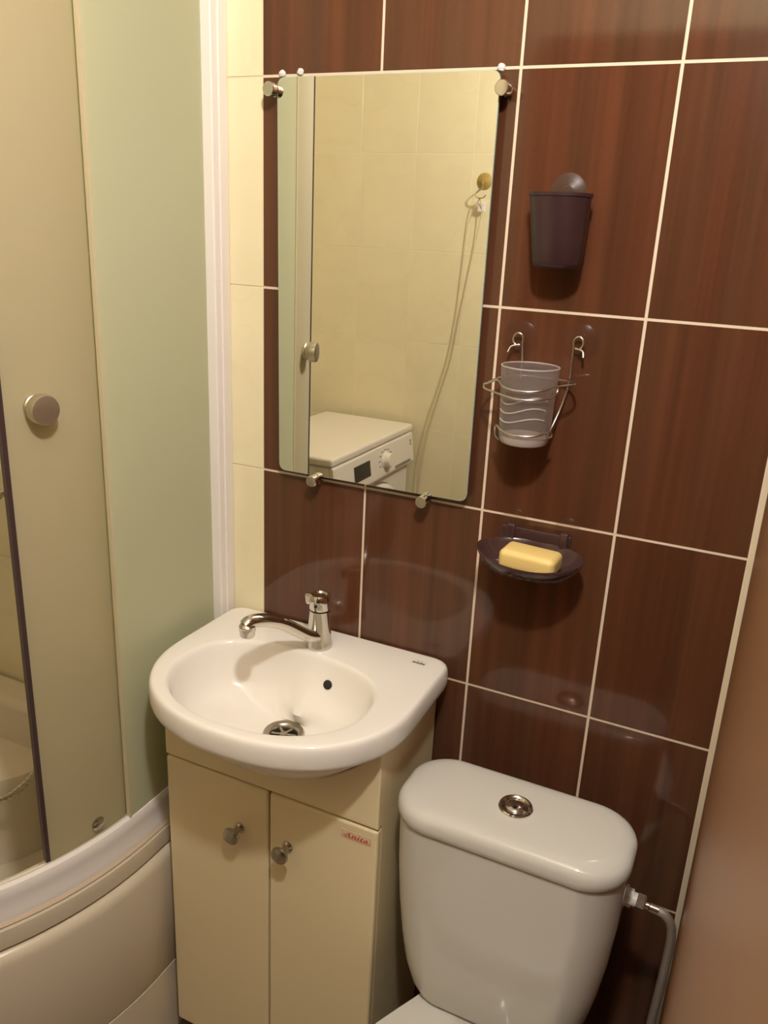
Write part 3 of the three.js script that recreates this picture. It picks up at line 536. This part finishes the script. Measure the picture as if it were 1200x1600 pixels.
{
  const t = thing('plastic_tumbler', 'translucent white plastic tumbler standing in the wire holder', 'cup', null, [0.2685, 0, 0.0485]);
  const R = y => 0.0345 + (y - 1.2285) * (0.0398 - 0.0345) / 0.108;
  const pts = [[0, 1.2285], [0.028, 1.2285], [0.032, 1.230], [0.0342, 1.234]];
  for (let y = 1.24; y < 1.334; y += 0.004) pts.push([R(y), y]);
  pts.push([0.0398, 1.335], [0.0396, 1.3365], [0.0388, 1.3365], [0.0382, 1.334]);
  for (let y = 1.33; y > 1.237; y -= 0.012) pts.push([R(y) - 0.0016, y]);
  pts.push([0.030, 1.2335], [0, 1.2335]);
  part('tumbler_wall', lathe(pts, 56), M.tumbler, t);
  part('rim', new THREE.TorusGeometry(0.0393, 0.0011, 8, 64).rotateX(Math.PI / 2).translate(0, 1.3362, 0), M.tumblerRim, t);
  part('thick_base', lathe([[0, 1.230], [0.0305, 1.230], [0.0326, 1.234], [0.0326, 1.240], [0, 1.2405]], 48), std({ color: C(0.8, 0.75, 0.72), transmission: 0.25, thickness: 0, roughness: 0.6 }), t);
  for (let j = 0; j < 3; j++) {
    const p = []; for (let k = 0; k <= 26; k++) { const a = 0.55 + k / 26 * 2.0, y = 1.266 + j * 0.0135 + 0.0045 * Math.sin(k / 26 * Math.PI * 1.7 + 0.4) * (1 + 0.2 * j); const rr = R(y) + 0.0003; p.push([rr * Math.cos(a), y, rr * Math.sin(a)]); }
    part('wavy_rib', strand(p, 0.0010, 50, 6), M.tumblerRim, t);
  }
}
{
  const t = thing('soap_dish', 'oval dark brown translucent soap dish on two suction discs', 'soap dish');
  const cx = 0.2980, cz = 0.060;
  const el = (k, y, dz = 0) => { const p = []; for (let i = 0; i < 56; i++) { const q = i / 56 * Math.PI * 2, c = Math.cos(q), s = Math.sin(q), b = s > 0 ? 0.046 : 0.049; p.push([cx + 0.0795 * k * Math.sign(c) * Math.pow(Math.abs(c), 2 / 2.15), y - (s > 0 ? 0.012 * s * s * Math.max(0, (y - 1.04) / 0.033) : 0), cz + dz + b * (0.25 + 0.75 * k) * k ** 0.2 * Math.sign(s) * Math.pow(Math.abs(s), 2 / 2.2)]); } return p.reverse(); };
  part('dish_shell', loft([el(0.50, 1.042), el(0.62, 1.0422), el(0.72, 1.0445), el(0.84, 1.052), el(0.94, 1.0625), el(1.0, 1.0725), el(0.99, 1.074), el(0.965, 1.0725), el(0.915, 1.0645), el(0.82, 1.0545), el(0.70, 1.047), el(0.60, 1.0445), el(0.50, 1.044)], true, true, 0.9), M.dish, t);
  part('back_rail', box(0.238, 0.345, 1.070, 1.090, 0.007, 0.0125, 0.002), M.dish, t);
  for (const x of [0.2545, 0.3355]) { part('suction_disc', suctionDisc(x, 1.0955, 0.0195), M.suction, t); part('lug', RB(0.013, 0.024, 0.011, 0.003).translate(x, 1.083, 0.013), M.dish, t); }
  const teeth = []; for (let k = 0; k < 9; k++) { const a = 0.75 + k * 0.21; teeth.push(new THREE.SphereGeometry(0.0028, 10, 8).scale(1.5, 0.8, 0.8).translate(cx + 0.0700 * Math.cos(a) * 0.9, 1.0470 + 0.001 * (k % 2), cz + 0.0405 * Math.sin(a))); }
  part('drain_beads', merge(teeth), M.suction, t);
}
{
  const g = RB(0.084, 0.032, 0.050, 0.0085, 5); const p = g.attributes.position;
  for (let k = 0; k < p.count; k++) { const x = p.getX(k) / 0.042, z = p.getZ(k) / 0.025; p.setY(k, p.getY(k) * (1 - 0.10 * x * x) + (p.getY(k) > 0 ? -0.0016 * Math.pow(Math.abs(z), 3) : 0)); p.setX(k, p.getX(k) * (1 - 0.03 * z * z)); }
  g.computeVertexNormals();
  single('soap_bar', creased(g, 0.9).rotateZ(-0.02).rotateY(-0.05).translate(0.3005, 1.0632, 0.0620), M.soap, 'pale yellow bar of soap lying in the dark dish', 'soap');
}

// ------------------------------------------------------------------ seen in the mirror: washing machine, hook and cable
{
  const t = thing('washing_machine', 'white front-loading washing machine seen in the mirror', 'washing machine');
  const x0 = -0.925, x1 = -0.575, z0 = 0.963, z1 = 1.560;
  part('cabinet', box(x0 + 0.004, x1, 0.012, 0.822, z0 + 0.004, z1 - 0.004, 0.012, 3), M.washer, t);
  part('worktop', box(x0, x1 + 0.010, 0.823, 0.850, z0, z1, 0.009, 3), M.washer, t);
  const sh = new THREE.Shape(); sh.moveTo(0, 0.712); sh.lineTo(0.016, 0.712); sh.quadraticCurveTo(0.022, 0.715, 0.021, 0.725); sh.lineTo(0.010, 0.815); sh.quadraticCurveTo(0.008, 0.8215, 0, 0.8215); sh.closePath();
  const pn = part('control_panel', new THREE.ExtrudeGeometry(sh, { depth: z1 - z0 - 0.008, bevelEnabled: false, curveSegments: 5 }).translate(x1, 0, z0 + 0.004), M.washer, t);
  const tilt = 0.125, face = (g, y, z, out = 0) => g.rotateZ(tilt).translate(x1 + 0.010 + (0.815 - y) * 0.122 + out, y, z);
  part('display', face(RB(0.003, 0.052, 0.112, 0.001), 0.768, 1.155, 0), M.washerDark, pn);
  part('program_knob', face(lathe([[0, 0], [0.029, 0], [0.029, 0.004], [0.025, 0.007], [0.023, 0.022], [0.021, 0.024], [0, 0.024]], 36).rotateZ(-Math.PI / 2), 0.768, 1.328, -0.001), M.washer, pn);
  const mk = []; for (let k = 0; k < 9; k++) { const a = -0.4 + k * 0.49; mk.push(face(new THREE.BoxGeometry(0.0012, 0.0035, 0.016), 0.768 + 0.036 * Math.sin(a), 1.328 + 0.047 * Math.cos(a), 0)); }
  part('program_marks', merge(mk), M.greyPrint, pn);
  part('drawer_grip', face(RB(0.004, 0.010, 0.130, 0.002), 0.727, 1.462, 0), M.greyPrint, pn);
  part('emblem', face(merge([new THREE.BoxGeometry(0.001, 0.018, 0.004), new THREE.BoxGeometry(0.001, 0.004, 0.012).translate(0, 0.007, 0), new THREE.BoxGeometry(0.001, 0.004, 0.012).translate(0, -0.007, 0)]), 0.788, 1.535, 0.0005), M.greyPrint, pn);
  const dr = part('door', lathe([[0.118, 0], [0.170, 0], [0.172, 0.012], [0.160, 0.026], [0.135, 0.030], [0.112, 0.020], [0.110, 0]], 56).rotateZ(-Math.PI / 2).translate(x1, 0.515, 1.300), M.washer, t);
  part('door_glass', lathe([[0.112, 0.016], [0.08, 0.004], [0, 0.001]], 40).rotateZ(-Math.PI / 2).translate(x1 + 0.002, 0.515, 1.300), M.washerDark, dr);
  part('door_groove', new THREE.TorusGeometry(0.174, 0.003, 8, 64).rotateY(Math.PI / 2).translate(x1 + 0.001, 0.515, 1.300), M.greyPrint, dr);
  for (const [fx, fz] of [[0.03, 0.04], [0.32, 0.04], [0.03, 0.55], [0.32, 0.55]]) part('foot', new THREE.CylinderGeometry(0.016, 0.018, 0.014, 16).translate(x0 + fx, 0.007, z0 + fz), M.dark, t);
}
{
  const t = thing('suction_hook', 'yellowed suction hook on the cream tiles, seen in the mirror', 'hook', null, [-0.376, 1.663, ZB]);
  part('suction_disc', lathe([[0, 0.012], [0.008, 0.012], [0.010, 0.007], [0.022, 0.003], [0.026, 0], [0, 0]], 36).rotateX(-Math.PI / 2).translate(0, 0, -0.0005), M.yellowCup, t);
  part('hook_wire', strand([[0, -0.004, -0.013], [0, -0.020, -0.014], [-0.012, -0.030, -0.02], [-0.020, -0.042, -0.026], [-0.010, -0.050, -0.032], [0.010, -0.050, -0.034], [0.018, -0.043, -0.034]], 0.0022, 60), M.chrome, t);
  part('clip', RB(0.026, 0.03, 0.008, 0.003).translate(0.002, -0.078, -0.016), M.whitePlastic, t);
}
{
  const t = thing('hanging_cable', 'thin beige cable looped from the hook, seen in the mirror', 'cable');
  part('strand', tube([[-0.377, 1.612, 1.555], [-0.395, 1.585, 1.565], [-0.416, 1.54, 1.576], [-0.428, 1.42, 1.580], [-0.441, 1.223, 1.580], [-0.462, 1.08, 1.580], [-0.496, 0.95, 1.579], [-0.524, 0.84, 1.578], [-0.545, 0.70, 1.577], [-0.553, 0.40, 1.577]], 0.0014, 90, 8), M.cable, t);
  part('strand', tube([[-0.377, 1.612, 1.553], [-0.372, 1.58, 1.565], [-0.385, 1.50, 1.576], [-0.405, 1.38, 1.580], [-0.428, 1.223, 1.580], [-0.448, 1.08, 1.580], [-0.482, 0.95, 1.579], [-0.508, 0.84, 1.578], [-0.528, 0.70, 1.577], [-0.54, 0.40, 1.577]], 0.0014, 90, 8), M.cable, t);
}
renderer.render(scene, camera);
